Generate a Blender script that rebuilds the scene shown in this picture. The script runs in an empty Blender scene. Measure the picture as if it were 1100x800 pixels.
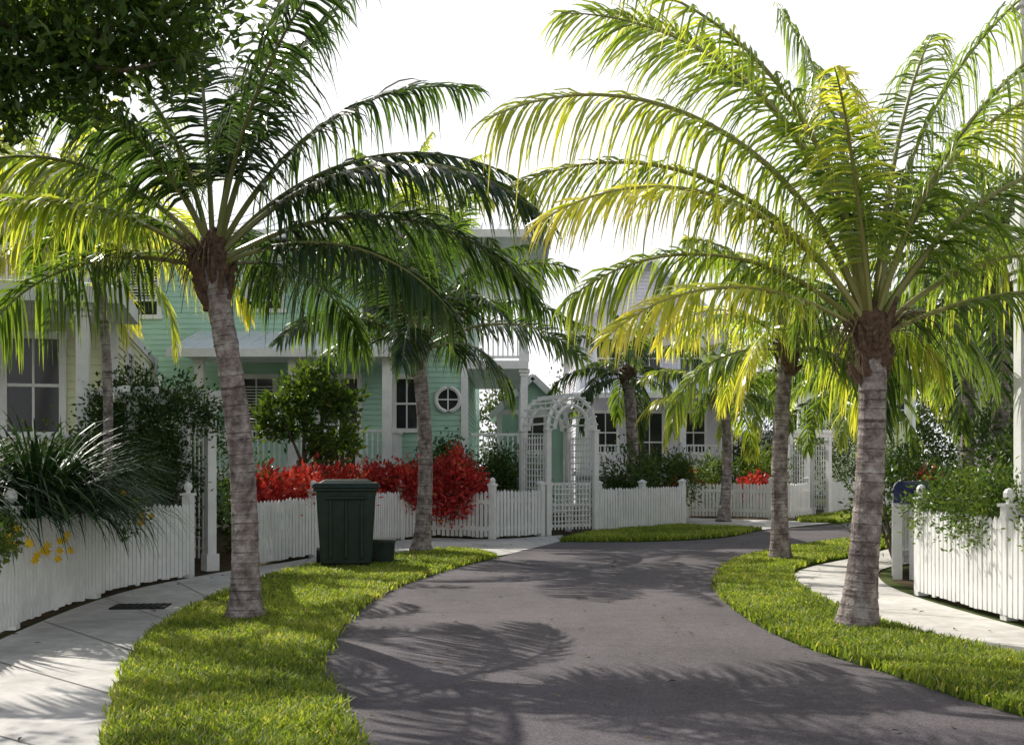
import bpy, math, numpy as np
from mathutils import Vector
R=math.radians
rng=np.random.default_rng(7)
scene=bpy.context.scene

# ------------------------------------------------------------ mesh builder
class G:
    def __init__(s): s.V=[];s.F=[];s.M=[];s.T=[];s.n=0
    def add(s,V,F,mat=0,tint=0.5):
        V=np.asarray(V,float).reshape(-1,3); F=np.asarray(F,int)
        s.F.append(F+s.n); s.M.append(np.full(len(F),mat)); s.V.append(V)
        t=np.asarray(tint,float)
        s.T.append(np.full(len(V),float(t)) if t.ndim==0 else t)
        s.n+=len(V)
    def box(s,c,size,mat=0,rot=0,taper=1.0,tint=0.5):
        x,y,z=[k/2 for k in size]; t=taper
        v=np.array([[-x,-y,-z],[x,-y,-z],[x,y,-z],[-x,y,-z],[-x*t,-y*t,z],[x*t,-y*t,z],[x*t,y*t,z],[-x*t,y*t,z]])
        if rot:
            c_,s_=math.cos(rot),math.sin(rot)
            v=np.c_[v[:,0]*c_-v[:,1]*s_, v[:,0]*s_+v[:,1]*c_, v[:,2]]
        s.add(v+np.array(c),[[0,3,2,1],[4,5,6,7],[0,1,5,4],[1,2,6,5],[2,3,7,6],[3,0,4,7]],mat,tint)
    def beam(s,a,b,w,h,mat=0):
        a=np.array(a,float);b=np.array(b,float);d=b-a;L=np.linalg.norm(d);d/=L
        up=np.array([0,0,1.]) if abs(d[2])<.95 else np.array([1.,0,0])
        sd=np.cross(d,up);sd/=np.linalg.norm(sd);u=np.cross(sd,d)
        v=[p+sd*i*w/2+u*j*h/2 for p in(a,b) for i,j in((-1,-1),(1,-1),(1,1),(-1,1))]
        s.add(v,[[0,3,2,1],[4,5,6,7],[0,1,5,4],[1,2,6,5],[2,3,7,6],[3,0,4,7]],mat)
    def tube(s,P,r,k=6,mat=0,tint=0.5,cap=True):
        P=np.asarray(P,float);n=len(P);r=np.broadcast_to(np.asarray(r,float),(n,))
        T=np.gradient(P,axis=0);T/=np.linalg.norm(T,axis=1)[:,None]+1e-9
        ref=np.array([1.,0,0]) if abs(T[0,0])<.8 else np.array([0,1.,0])
        A=np.cross(T,ref);A/=np.linalg.norm(A,axis=1)[:,None]+1e-9;B=np.cross(T,A)
        a=np.arange(k)*2*np.pi/k
        V=P[:,None]+r[:,None,None]*(A[:,None]*np.cos(a)[None,:,None]+B[:,None]*np.sin(a)[None,:,None])
        i=np.arange(n-1)[:,None]*k;j=np.arange(k)[None];j2=(j+1)%k
        F=np.stack([i+j,i+j2,i+k+j2,i+k+j],-1).reshape(-1,4)
        s.add(V.reshape(-1,3),F,mat,tint)
        if cap:
            o=s.n-n*k
            s.F.append(np.array([list(range(o,o+k))]));s.M.append(np.array([mat]))
            s.F.append(np.array([list(range(o+(n-1)*k,o+n*k))[::-1]]));s.M.append(np.array([mat]))
    def leaves(s,C,D,N,l,w,mat=0,tint=0.5):
        D=D/np.linalg.norm(D,axis=1)[:,None]
        W=np.cross(D,N);W/=np.linalg.norm(W,axis=1)[:,None]+1e-9
        Nn=np.cross(W,D)
        l=np.broadcast_to(l,(len(C),))[:,None];w=np.broadcast_to(w,(len(C),))[:,None]
        V=np.stack([C,C+D*l*.45+W*w/2+Nn*l*.06,C+D*l-Nn*l*.1,C+D*l*.45-W*w/2+Nn*l*.06],1).reshape(-1,3)
        F=(np.arange(len(C))[:,None]*4+np.arange(4)[None])
        t=np.asarray(tint,float)
        s.add(V,F,mat,np.repeat(t,4) if t.ndim else float(t))
    def obj(s,name,mats,parent=None,smooth=False):
        me=bpy.data.meshes.new(name)
        V=np.concatenate(s.V);me.vertices.add(len(V));me.vertices.foreach_set('co',V.ravel())
        sizes=np.concatenate([np.full(len(f),f.shape[1]) for f in s.F])
        loops=np.concatenate([f.ravel() for f in s.F])
        me.loops.add(len(loops));me.loops.foreach_set('vertex_index',loops.astype(np.int32))
        me.polygons.add(len(sizes))
        st=np.concatenate([[0],np.cumsum(sizes)[:-1]])
        me.polygons.foreach_set('loop_start',st.astype(np.int32))
        me.polygons.foreach_set('material_index',np.concatenate(s.M).astype(np.int32))
        me.polygons.foreach_set('use_smooth',np.full(len(sizes),smooth))
        for m in mats: me.materials.append(m)
        me.update(calc_edges=True)
        a=me.attributes.new('tint','FLOAT','POINT');a.data.foreach_set('value',np.concatenate(s.T).astype(np.float32))
        o=bpy.data.objects.new(name,me);scene.collection.objects.link(o)
        if parent:o.parent=parent
        return o
def empty(name,loc=(0,0,0),rz=0):
    e=bpy.data.objects.new(name,None);scene.collection.objects.link(e);e.location=loc;e.rotation_euler=(0,0,rz);e.empty_display_size=.3
    return e

# ------------------------------------------------------------ materials
def base(name):
    m=bpy.data.materials.new(name);m.use_nodes=True;nt=m.node_tree
    return m,nt,nt.nodes['Principled BSDF'],nt.nodes['Material Output']
def ramp(nt,stops):
    r=nt.nodes.new('ShaderNodeValToRGB');e=r.color_ramp.elements
    while len(e)<len(stops): e.new(0.5)
    for i,(p,c) in enumerate(stops): e[i].position=p;e[i].color=(*c,1)
    return r
def noise(nt,scale,detail=6,rough=.6,vec=None,dist=0):
    n=nt.nodes.new('ShaderNodeTexNoise');n.inputs['Scale'].default_value=scale;n.inputs['Detail'].default_value=detail
    n.inputs['Roughness'].default_value=rough;n.inputs['Distortion'].default_value=dist
    if vec is None:
        tc=nt.nodes.new('ShaderNodeTexCoord');vec=tc.outputs['Object']
    nt.links.new(vec,n.inputs['Vector']);return n
def bump(nt,src,bs,strength,dist):
    b=nt.nodes.new('ShaderNodeBump');b.inputs['Strength'].default_value=strength;b.inputs['Distance'].default_value=dist
    nt.links.new(src,b.inputs['Height']);nt.links.new(b.outputs[0],bs.inputs['Normal'])
def mul(nt,a,b):
    mx=nt.nodes.new('ShaderNodeMix');mx.data_type='RGBA';mx.blend_type='MULTIPLY';mx.inputs[0].default_value=1
    nt.links.new(a,mx.inputs[6])
    if isinstance(b,tuple): mx.inputs[7].default_value=b
    else: nt.links.new(b,mx.inputs[7])
    return mx.outputs[2]
def surf(name,c1,c2,scale=3,rough=.7,bscale=None,bs=.3,bd=.01,spec=.3,big=None):
    m,nt,p,o=base(name)
    n=noise(nt,scale);r=ramp(nt,[(.3,c1),(.7,c2)]);nt.links.new(n.outputs[0],r.inputs[0])
    src=r.outputs[0]
    for b_ in (big or []):
        n3=noise(nt,b_[0],4,.6);r3=ramp(nt,[(.35,(b_[1],)*3),(.65,(1,1,1))]);nt.links.new(n3.outputs[0],r3.inputs[0])
        src=mul(nt,src,r3.outputs[0])
    nt.links.new(src,p.inputs['Base Color'])
    p.inputs['Roughness'].default_value=rough;p.inputs['Specular IOR Level'].default_value=spec
    if bscale:
        n2=noise(nt,bscale,4);bump(nt,n2.outputs[0],p,bs,bd)
    return m
def leafmat(name,stops,trans=.4,rough=.45,tb=1.6,spec=.35):
    m,nt,p,o=base(name)
    a=nt.nodes.new('ShaderNodeAttribute');a.attribute_name='tint'
    r=ramp(nt,stops);nt.links.new(a.outputs['Fac'],r.inputs[0])
    nt.links.new(r.outputs[0],p.inputs['Base Color']);p.inputs['Roughness'].default_value=rough
    p.inputs['Specular IOR Level'].default_value=spec
    t=nt.nodes.new('ShaderNodeBsdfTranslucent')
    nt.links.new(mul(nt,r.outputs[0],(tb*1.15,tb*1.1,tb*.45,1)),t.inputs['Color'])
    ms=nt.nodes.new('ShaderNodeMixShader');ms.inputs[0].default_value=trans
    nt.links.new(p.outputs[0],ms.inputs[1]);nt.links.new(t.outputs[0],ms.inputs[2]);nt.links.new(ms.outputs[0],o.inputs[0])
    return m
M={}
M['asphalt']=surf('asphalt',(.06,.051,.057),(.23,.202,.217),85,.82,150,.8,.006,.3,big=[(.45,.68),(3.5,.82),(14,.9)])
M['concrete']=surf('concrete',(.56,.53,.5),(.74,.71,.67),6,.8,120,.3,.003,.3,big=[(.9,.72),(5,.88)])
M['joint']=surf('joint',(.16,.15,.14),(.25,.23,.2),20)
M['soil']=surf('soil',(.05,.035,.02),(.11,.085,.05),4,.95,30,.6,.03,.1)
M['yard']=surf('yard',(.035,.06,.015),(.09,.1,.035),2.5,.95,40,.6,.03,.1)
M['white']=surf('white_paint',(.8,.8,.79),(.9,.9,.88),5,.5,60,.1,.002,.4,big=[(1.7,.88),(9,.95)])
M['cream']=surf('cream_siding',(.72,.74,.48),(.79,.81,.54),2,.6,big=[(.8,.9)])
M['mint']=surf('mint_siding',(.4,.62,.5),(.46,.69,.56),2,.6,big=[(.8,.9)])
M['lilac']=surf('pale_siding',(.72,.68,.75),(.8,.76,.84),2,.6,big=[(.8,.9)])
M['metal']=surf('metal_roof',(.74,.76,.79),(.86,.88,.9),3,.35,spec=.5)
M['glass']=surf('window_glass',(.012,.014,.018),(.03,.03,.035),1.2,.1,spec=.4)
M['dark']=surf('dark_plastic',(.01,.026,.019),(.024,.046,.034),8,.42,spec=.35,big=[(2.5,.6)])
M['rubber']=surf('rubber',(.01,.01,.01),(.02,.02,.02),8,.7)
M['navy']=surf('navy_enamel',(.02,.03,.08),(.03,.04,.1),8,.35)
M['bark']=surf('bark',(.07,.05,.035),(.2,.16,.12),14,.9,40,.6,.02)
M['fiber']=surf('palm_fiber',(.05,.028,.02),(.19,.12,.08),25,.95,60,.8,.02)
# palm trunk with rings
m,nt,p,o=base('palm_trunk')
n1=noise(nt,7,9,.72)
r1=ramp(nt,[(.3,(.06,.045,.045)),(.44,(.21,.17,.16)),(.55,(.4,.35,.33)),(.68,(.64,.6,.57))]);nt.links.new(n1.outputs[0],r1.inputs[0])
at=nt.nodes.new('ShaderNodeAttribute');at.attribute_name='tint'
r2=ramp(nt,[(0,(.3,.25,.25)),(.35,(1,1,1)),(1,(.78,.72,.72))]);nt.links.new(at.outputs['Fac'],r2.inputs[0])
nt.links.new(mul(nt,r1.outputs[0],r2.outputs[0]),p.inputs['Base Color'])
p.inputs['Roughness'].default_value=.9;n2=noise(nt,40,8,.7);bump(nt,n2.outputs[0],p,.9,.03);M['trunk']=m

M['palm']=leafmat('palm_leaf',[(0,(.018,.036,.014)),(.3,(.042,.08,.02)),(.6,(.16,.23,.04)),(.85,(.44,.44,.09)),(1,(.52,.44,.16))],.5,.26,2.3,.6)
M['rachis']=leafmat('palm_rachis',[(0,(.1,.13,.04)),(1,(.4,.36,.13))],.1,.4)
M['leaf']=leafmat('leaf',[(0,(.014,.028,.01)),(.5,(.045,.09,.02)),(1,(.15,.21,.04))],.38,.38,1.8)
M['leaf_far']=leafmat('leaf_far',[(0,(.015,.035,.012)),(.5,(.045,.075,.025)),(1,(.1,.14,.04))],.3,.6)
M['croton']=leafmat('croton_leaf',[(0,(.03,.055,.018)),(.15,(.09,.1,.03)),(.25,(.28,.03,.035)),(.6,(.55,.05,.055)),(.9,(.68,.13,.1)),(1,(.62,.36,.14))],.35,.42,1.25)
M['strap']=leafmat('strap_leaf',[(0,(.012,.034,.017)),(.6,(.04,.09,.03)),(1,(.16,.2,.06))],.25,.45)
M['grass']=leafmat('grass_blade',[(0,(.08,.12,.02)),(.5,(.22,.3,.045)),(.9,(.4,.46,.1)),(1,(.48,.42,.2))],.5,.55,1.5)
M['turf']=surf('turf',(.035,.065,.011),(.08,.13,.022),12,.95)
M['flower']=leafmat('flower_petal',[(0,(.8,.5,.03)),(1,(.85,.65,.05))],.4,.6,1)
M['litter']=leafmat('leaf_litter',[(0,(.06,.04,.025)),(1,(.3,.2,.09))],.1,.8,1)

# ------------------------------------------------------------ ground layout
def smooth(pts,n=10):
    P=np.array(pts,float);P=np.vstack([2*P[0]-P[1],P,2*P[-1]-P[-2]]);out=[]
    for i in range(1,len(P)-2):
        for t in np.linspace(0,1,n,endpoint=False):
            a,b,c,d=P[i-1:i+3]
            out.append(.5*((2*b)+(-a+c)*t+(2*a-5*b+4*c-d)*t*t+(-a+3*b-3*c+d)*t**3))
    out.append(P[-2]);return np.array(out)
def resample(P,n):
    d=np.r_[0,np.cumsum(np.linalg.norm(np.diff(P,axis=0),axis=1))];t=np.linspace(0,d[-1],n)
    return np.c_[np.interp(t,d,P[:,0]),np.interp(t,d,P[:,1])]
def poly(g,P,z,mat=0,skirt=0):
    n=len(P)
    from mathutils.geometry import tessellate_polygon
    V=np.c_[P,np.full(n,z)];tris=np.array(tessellate_polygon([[Vector(v) for v in V]]))
    a=V[tris[:,0]];b=V[tris[:,1]];c=V[tris[:,2]]
    flip=np.cross(b-a,c-a)[:,2]<0;tris[flip]=tris[flip][:,::-1]
    g.add(V,tris,mat)
    if skirt:
        W=np.vstack([V,V-[0,0,skirt]]);i=np.arange(n);j=(i+1)%n
        g.add(W,np.stack([i,j,j+n,i+n],1),mat)
g=G();S=900
g.add([[-S,-S,-.01],[S,-S,-.01],[S,S,-.01],[-S,S,-.01]],[[0,1,2,3]]);g.obj('ground',[M['yard']])

roadL=[(6,-14),(3.2,-6),(1.6,-1),(.5,2),(-.35,4.2),(-.835,5.75),(-1.4,7.67),(-1.52,8.7),(-1.62,10.8),(-1.4,13.2),(-.85,15.6),(-.25,17.3),(.2,19),(.85,20.9),(2.74,21.05),(4.4,22.2),(5.8,24.7),(8.4,27.4),(11,30),(16,34),(30,42),(60,58)]
roadR=[(12,-14),(9,-6),(6.6,-1),(5.2,2),(3.9,4.8),(3.05,6.4),(2.68,7.77),(2.37,9.08),(2.3,10.8),(2.45,12.8),(2.93,15),(3.75,17.25),(5.28,19.6),(7.03,21.6),(10,23.9),(16,27.5),(30,35),(60,50)]
rl=smooth(roadL);rr=smooth(roadR)
g=G();poly(g,np.vstack([rl,rr[::-1]]),.004)
g.obj('road',[M['asphalt']])

swR=[(4.2,-14),(1.4,-6),(.2,-1),(-.6,2),(-1.4,4),(-2.15,5.75),(-3.0,8.6),(-3.27,10.5),(-3.32,12.3),(-3.1,15.2),(-2.25,17.1),(-1.28,17.9),(-.3,17.7),(.3,19.2),(.95,21.1)]
swL=[(2.6,-14),(-.2,-6),(-1.5,-1),(-2.4,2),(-3.1,4),(-3.8,6),(-4.38,9.08),(-4.6,12.3),(-4.2,14.6),(-3.3,17.2),(-2.7,20.3),(-1.7,22.1),(-.38,21.75),(1.1,23.1)]
def walk(name,A,B,n=160,step=7):
    a=resample(smooth(A),n);b=resample(smooth(B),n);g=G()
    V=np.vstack([np.c_[a,np.full(n,.009)],np.c_[b,np.full(n,.009)]]);i=np.arange(n-1)
    F=np.stack([i,i+1,i+1+n,i+n],1);g.add(V,F[:,::-1],0)
    for k in range(0,n-1,step):
        p,q=a[k],b[k];d=(q-p);d/=np.linalg.norm(d);t=np.array([-d[1],d[0]])*.006
        g.add([[*(p-t),.013],[*(p+t),.013],[*(q+t),.013],[*(q-t),.013]],[[0,1,2,3]],1)
    return g.obj(name,[M['concrete'],M['joint']])
walk('sidewalk',swL,swR)
rsI=[(11,-10),(8,-2),(6.4,2),(5.4,4.2),(4.6,6),(3.93,8.2),(3.62,9.3),(3.39,11.1),(3.62,13.6),(4.23,15.5),(5.88,17.8),(7.4,19.9),(11,22.6),(16,25.6)]
rsO=[(13,-10),(10,-2),(7.8,2),(6.5,4),(5.5,6),(4.85,8.2),(4.72,9.6),(4.6,12.3),(4.85,14.1),(5.5,15.7),(7.0,17.2),(9,19),(12,21),(17,24)]
walk('sidewalk',rsI,rsO)
g=G();poly(g,np.array([(4.25,26.2),(5.9,25),(8.3,27.8),(7.5,29.1),(5.0,30.7)]),.009);g.obj('path',[M['concrete']])

vergeL=np.vstack([smooth([(.8,0.5),(.2,2.4),(-.35,4.1),(-.835,5.75),(-1.38,7.67),(-1.5,8.7),(-1.6,10.8),(-1.38,13.3),(-.82,15.7),(-.25,17.4)]),
      smooth([(-.5,18.2),(-.95,18.75),(-1.5,18.3),(-2.25,17.25),(-3.1,15.2),(-3.3,12.3),(-3.25,10.5),(-2.98,8.6),(-2.15,5.75),(-1.4,4),(-.6,2),(.2,0.5)])])
vergeR=np.vstack([smooth([(4.9,2.8),(3.9,4.9),(3.05,6.4),(2.7,7.77),(2.39,9.08),(2.32,10.8),(2.47,12.8),(2.95,15),(3.77,17.25),(5.3,19.6),(7.05,21.6),(10,23.7),(15,26.6)]),
      smooth([(15.4,25.9),(11,22.9),(7.4,20.2),(5.85,18.0),(4.2,15.7),(3.6,13.8),(3.37,11.1),(3.6,9.3),(3.9,8.2),(4.6,6),(5.5,4.0)])])
vergeF=np.vstack([smooth([(.95,21.0),(2.74,21.15),(4.4,22.4),(5.75,24.7)]),smooth([(4.6,25.4),(4.1,25.9),(2.3,24.0),(1.6,22.9)])])
vergeG=np.vstack([smooth([(7.6,28.2),(8.6,28.1),(11,30.6),(16,34.6)]),smooth([(15.5,36.5),(12.3,36.6),(9.7,32.3),(7.9,29.6)])])
def inside(P,pts):
    x,y=pts[:,0],pts[:,1];c=np.zeros(len(pts),bool);j=len(P)-1
    for i in range(len(P)):
        xi,yi=P[i];xj,yj=P[j]
        if yi!=yj: c^=((yi>y)!=(yj>y))&(x<(xj-xi)*(y-yi)/(yj-yi)+xi)
        j=i
    return c
def turf(P,dens,hmul=1):
    e=empty('grass_verge')
    g=G();poly(g,P,.03,0,.05);g.obj('turf_bed',[M['turf']],e)
    lo,hi=P.min(0)-.06,P.max(0)+.06;area=np.prod(hi-lo)
    N=int(area*dens(0) );pts=rng.uniform(lo,hi,(N,2))
    jit=pts+rng.normal(0,.035,pts.shape)
    pts=pts[inside(P,jit)]
    keep=rng.random(len(pts))<dens(pts[:,1])/dens(0);pts=pts[keep];n=len(pts)
    from numpy import sin
    cl=.5+.5*sin(pts[:,0]*5.1+2*sin(pts[:,1]*3.3))*sin(pts[:,1]*4.3+1.5*sin(pts[:,0]*2.7))
    cl2=.5+.5*sin(pts[:,0]*1.7+2.3*sin(pts[:,1]*.9))*sin(pts[:,1]*1.3+1.5*sin(pts[:,0]*1.1))
    h=(.034+.04*rng.random(n)+.022*cl)*hmul;w=.004+.0035*rng.random(n)+pts[:,1]*.0004
    a=rng.random(n)*6.283;ln=rng.random(n)*1.0*h
    B=np.c_[pts,np.full(n,.02)];W=np.c_[np.cos(a),np.sin(a),0*a]*w[:,None]
    a2=a+1.57+rng.normal(0,.5,n);L=np.c_[np.cos(a2),np.sin(a2),0*a]*ln[:,None];U=np.c_[0*a,0*a,h]
    V=np.stack([B-W,B+W,B+W*.8+U*.6+L*.4,B-W*.8+U*.6+L*.4,B+U+L*1.2],1).reshape(-1,3)
    i=np.arange(n)[:,None]*5;t=np.clip(.42+.24*rng.normal(size=n)+.28*(cl-.5)+.4*(cl2-.5),0,1)
    t[rng.random(n)<.04]=1.0
    g=G();g.add(V,i+np.array([[0,1,2,3]]),0,np.repeat(t,5));g.F.append(i+np.array([[3,2,4]]));g.M.append(np.zeros(n))
    g.obj('grass_blades',[M['grass']],e)
dn=lambda y: 9500/(1+(np.maximum(np.asarray(y,float),0)/8.5)**2)
turf(vergeL,dn);turf(vergeR,dn);turf(vergeF,lambda y:1700+0*np.asarray(y),1.3);turf(vergeG,lambda y:1000+0*np.asarray(y),1.5)

# garden soil beds
g=G();poly(g,np.array([(-12,6),(-4.3,6.2),(-4.5,9.0),(-4.7,12.3),(-4.35,14.6),(-3.4,17.4),(-2.8,20.3),(-1.7,22.3),(-.4,21.9),(.8,23.2),(2,24.0),(4.2,26.2),(5,31),(7.8,29.8),(12,38),(12,48),(-14,48)]),-.004);g.obj('garden_bed',[M['soil']])
g=G();poly(g,np.array([(7,4),(5,8.2),(4.8,12.3),(5.0,14.1),(5.7,15.6),(7.3,17.2),(12.4,20.8),(20,24.6),(30,24),(30,4)]),-.004);g.obj('garden_bed',[M['soil']])
# fallen leaflets and leaves on the paving
r=np.random.default_rng(99);g=G()
n=420;yy=r.uniform(5.5,22,n);xx=r.uniform(-4.4,4.6,n);a=r.random(n)*6.28
g.leaves(np.c_[xx,yy,np.full(n,.022)],np.c_[np.cos(a),np.sin(a),0*a],np.tile([0,0,1.],(n,1)),r.uniform(.03,.09,n),r.uniform(.012,.03,n),0,r.random(n))
g.obj('fallen_leaves',[M['litter']])

# utility cover
g=G();g.box((-3.92,11.3,.018),(.56,.36,.014),0,.1)
for i in range(7): g.box((-3.92+(i-3)*.07,11.3+(i-3)*.007,.028),(.02,.3,.008),0,.1)
g.obj('utility_cover',[M['rubber']])

# ------------------------------------------------------------ fences
def picket(g,x,y,z0,h,ang,w=.072,lean=0):
    c,s=math.cos(ang),math.sin(ang);t=.011
    prof=[(-w/2,0),(w/2,0),(w/2,h-.05),(0,h),(-w/2,h-.05)]
    V=[]
    for q in(-t,t):
        for a,b in prof: 
            aa=a+lean*b
            V.append((x+aa*c-q*s,y+aa*s+q*c,z0+b))
    g.add(V[:],[[0,1,2,4],[5,9,7,6]])
    g.F.append(np.array([[2,3,4],[7,9,8]])+g.n-10);g.M.append(np.zeros(2))
    g.F.append(np.array([[0,5,6,1],[1,6,7,2],[2,7,8,3],[3,8,9,4],[4,9,5,0]])+g.n-10);g.M.append(np.zeros(5))
def ball(g,c,r,k=8,mat=0,sz=1):
    th=np.linspace(.05,np.pi-.05,6);P=[(c[0],c[1],c[2]-math.cos(t)*r*sz) for t in th];g.tube(P,[math.sin(t)*r for t in th],k,mat)
def fence(pts,h=1.0,post=2.2,finial=True,sp=.098,side=1,name='picket_fence'):
    g=G();P=np.array(pts,float)
    L=np.r_[0,np.cumsum(np.linalg.norm(np.diff(P,axis=0),axis=1))]
    at=lambda d:(np.interp(d,L,P[:,0]),np.interp(d,L,P[:,1]))
    d=0
    while d<L[-1]:
        x,y=at(d);x2,y2=at(min(d+.05,L[-1]));x1,y1=at(max(0,d-.05));a=math.atan2(y2-y1,x2-x1)
        picket(g,x,y,.05+.008*rng.normal(),h-.05+.006*rng.normal(),a,lean=.006*rng.normal());d+=sp
    npst=max(1,round(L[-1]/post));ds=np.linspace(0,L[-1],npst+1)
    for i,dd in enumerate(ds):
        x,y=at(dd);x2,y2=at(min(dd+.05,L[-1]));x1,y1=at(max(0,dd-.05));a=math.atan2(y2-y1,x2-x1)
        ox,oy=-math.sin(a)*.06*side,math.cos(a)*.06*side
        hh=h+.1
        g.box((x+ox,y+oy,hh/2),(.12,.12,hh),0,a);g.box((x+ox,y+oy,hh+.016),(.16,.16,.03),0,a)
        if finial:
            g.tube([(x+ox,y+oy,hh+.03),(x+ox,y+oy,hh+.06)],.03,8);ball(g,(x+ox,y+oy,hh+.115),.06,8,0,1.15)
        else: g.box((x+ox,y+oy,hh+.055),(.14,.14,.05),0,a,.1)
        if i<npst:
            m_=8;dq=np.linspace(dd,ds[i+1],m_)
            for z in(.22,h-.22):
                for q in range(m_-1):
                    A=at(dq[q]);B=at(dq[q+1]);g.beam((A[0]+ox*.55,A[1]+oy*.55,z),(B[0]+ox*.55,B[1]+oy*.55,z),.036,.085)
    return g.obj(name,[M['white']])
fence(smooth([(-2.0,1),(-3.0,3.5),(-3.9,6),(-4.45,9.08),(-4.68,12.3),(-4.3,14.4)],6),1.0)
fence(smooth([(-3.95,15.6),(-3.4,17.0),(-3.1,18),(-2.85,19.6),(-2.4,21.3),(-1.6,22.2),(-.42,21.75)],6),.98,2.0)
fence([(-.36,21.8),(.66,22.75)],1.0,1.3,False)
fence([(1.95,23.65),(4.2,26.1)],1.0,1.6,False)
fence([(4.25,26.2),(5.0,30.9)],1.0,2.4,False)
fence(smooth([(5.05,31),(6.4,30.5),(7.76,29.8),(8.7,31.4)],5),1.0,2,False)
fence(smooth([(9.8,32.8),(11,34.8),(13,37.5),(18,41)],5),1.0,2.2,False)
fence(smooth([(7.4,3),(5.7,6),(4.98,8.2),(4.82,9.6),(4.68,12.4)],6),1.0,2.1,True,side=-1)
fence(smooth([(5.05,14.2),(5.7,15.7),(7.3,17.1),(9.4,18.8),(12.5,20.7),(17,23.4)],6),1.0,2.2,True,side=-1)

# ------------------------------------------------------------ arbors
def arch_arbor(loc,rz):
    e=empty('garden_arbor',loc,rz);g=G();w,d,h=1.2,1.15,2.25
    for sx in(-1,1):
        for y in(0,d):
            g.box((sx*w/2,y,h/2),(.11,.11,h));g.box((sx*w/2,y,h+.02),(.15,.15,.035))
        for k in np.linspace(.08,d-.08,9): g.box((sx*w/2,k,1.15),(.018,.028,2.0))
        for k in np.linspace(.2,2.1,15): g.box((sx*w/2+.012,d/2,k),(.012,d-.11,.028))
    for y in(0,d):
        for rr_ in(w/2,w/2-.17):
            P=[(math.cos(t)*rr_,y,h+math.sin(t)*rr_*1.2+.03) for t in np.linspace(0,math.pi,17)];g.tube(P,.045,4)
        for t in np.linspace(.15,math.pi-.15,11):
            g.beam((math.cos(t)*(w/2),y,h+.03+math.sin(t)*w/2*1.2),(math.cos(t)*(w/2-.17),y,h+.03+math.sin(t)*(w/2-.17)*1.2),.025,.025)
    for t in np.linspace(.1,math.pi-.1,13):
        x,z=math.cos(t)*w/2,h+.08+math.sin(t)*w/2*1.2;g.beam((x,-.08,z),(x,d+.08,z),.04,.04)
    g.obj('frame',[M['white']],e)
    g=G()
    for k in np.linspace(-.48,.48,12): g.box((k,.05,.62),(.03,.02,1.0))
    for z in(.2,.65,1.1): g.box((0,.075,z),(1.02,.025,.06))
    for k in np.linspace(.3,1.0,7): g.box((0,.03,k),(.9,.012,.022))
    g.obj('gate',[M['white']],e)
arch_arbor((1.3,23.2,0),R(28))
def flat_arbor(loc,rz,w=1.2,h=2.4,d=.9):
    e=empty('garden_pergola',loc,rz);g=G()
    for sx in(-1,1):
        for y in(0,d):
            g.box((sx*w/2,y,h/2),(.13,.13,h));g.box((sx*w/2,y,.12),(.19,.19,.24));g.box((sx*w/2,y,h-.08),(.18,.18,.05))
        for k in np.linspace(.1,d-.1,6): g.box((sx*w/2,k,1.15),(.018,.025,2.0))
        for k in np.linspace(.3,2.1,13): g.box((sx*w/2+.012,d/2,k),(.012,d-.13,.025))
    for y in(0,d): g.box((0,y,h+.07),(w+.5,.05,.14))
    for x in np.linspace(-w/2-.12,w/2+.12,8): g.box((x,d/2,h+.18),(.04,d+.4,.09))
    g.obj('frame',[M['white']],e)
flat_arbor((-4.75,14.95,0),R(42),1.15,2.35,.85)
flat_arbor((9.2,32.2,0),R(30),.9,2.35,.7)

# ------------------------------------------------------------ houses
def siding(g,p0,p1,z0,z1,mat=0,bh=.13):
    p0=np.array(p0,float);p1=np.array(p1,float);d=(p1-p0)/np.linalg.norm(p1-p0);n=np.array([d[1],-d[0]])
    k=max(1,round((z1-z0)/bh));zs=np.linspace(z0,z1,k+1)
    for a,b in zip(zs[:-1],zs[1:]):
        o=n*.022
        g.add([[*(p0+o),a],[*(p1+o),a],[*p1,b],[*p0,b],[*p0,a],[*p1,a]],[[0,1,2,3],[4,5,1,0]],mat)
def gable(g,p0,p1,z0,zr,mat=0,bh=.13):
    p0=np.array(p0,float);p1=np.array(p1,float);k=max(2,round((zr-z0)/bh));c=(p0+p1)/2
    d=(p1-p0)/np.linalg.norm(p1-p0);n=np.array([d[1],-d[0]])*.022
    for i in range(k):
        a,b=i/k,(i+1)/k;A0=p0+(c-p0)*a;A1=p1+(c-p1)*a;B0=p0+(c-p0)*b;B1=p1+(c-p1)*b
        za,zb=z0+(zr-z0)*a,z0+(zr-z0)*b
        g.add([[*(A0+n),za],[*(A1+n),za],[*B1,zb],[*B0,zb]],[[0,1,2,3]],mat)
def body(g,x0,x1,y0,y1,z0,z1,trim):
    siding(g,(x0,y0),(x1,y0),z0,z1);siding(g,(x1,y0),(x1,y1),z0,z1);siding(g,(x1,y1),(x0,y1),z0,z1);siding(g,(x0,y1),(x0,y0),z0,z1)
    for x,y in((x0,y0),(x1,y0),(x1,y1),(x0,y1)): trim.box((x,y,(z0+z1)/2),(.17,.17,z1-z0))
    for z in(z0+.06,z1-.1):
        trim.box(((x0+x1)/2,y0,z),(x1-x0,.075,.16));trim.box(((x0+x1)/2,y1,z),(x1-x0,.075,.16))
        trim.box((x0,(y0+y1)/2,z),(.078,y1-y0,.165));trim.box((x1,(y0+y1)/2,z),(.078,y1-y0,.165))
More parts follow.
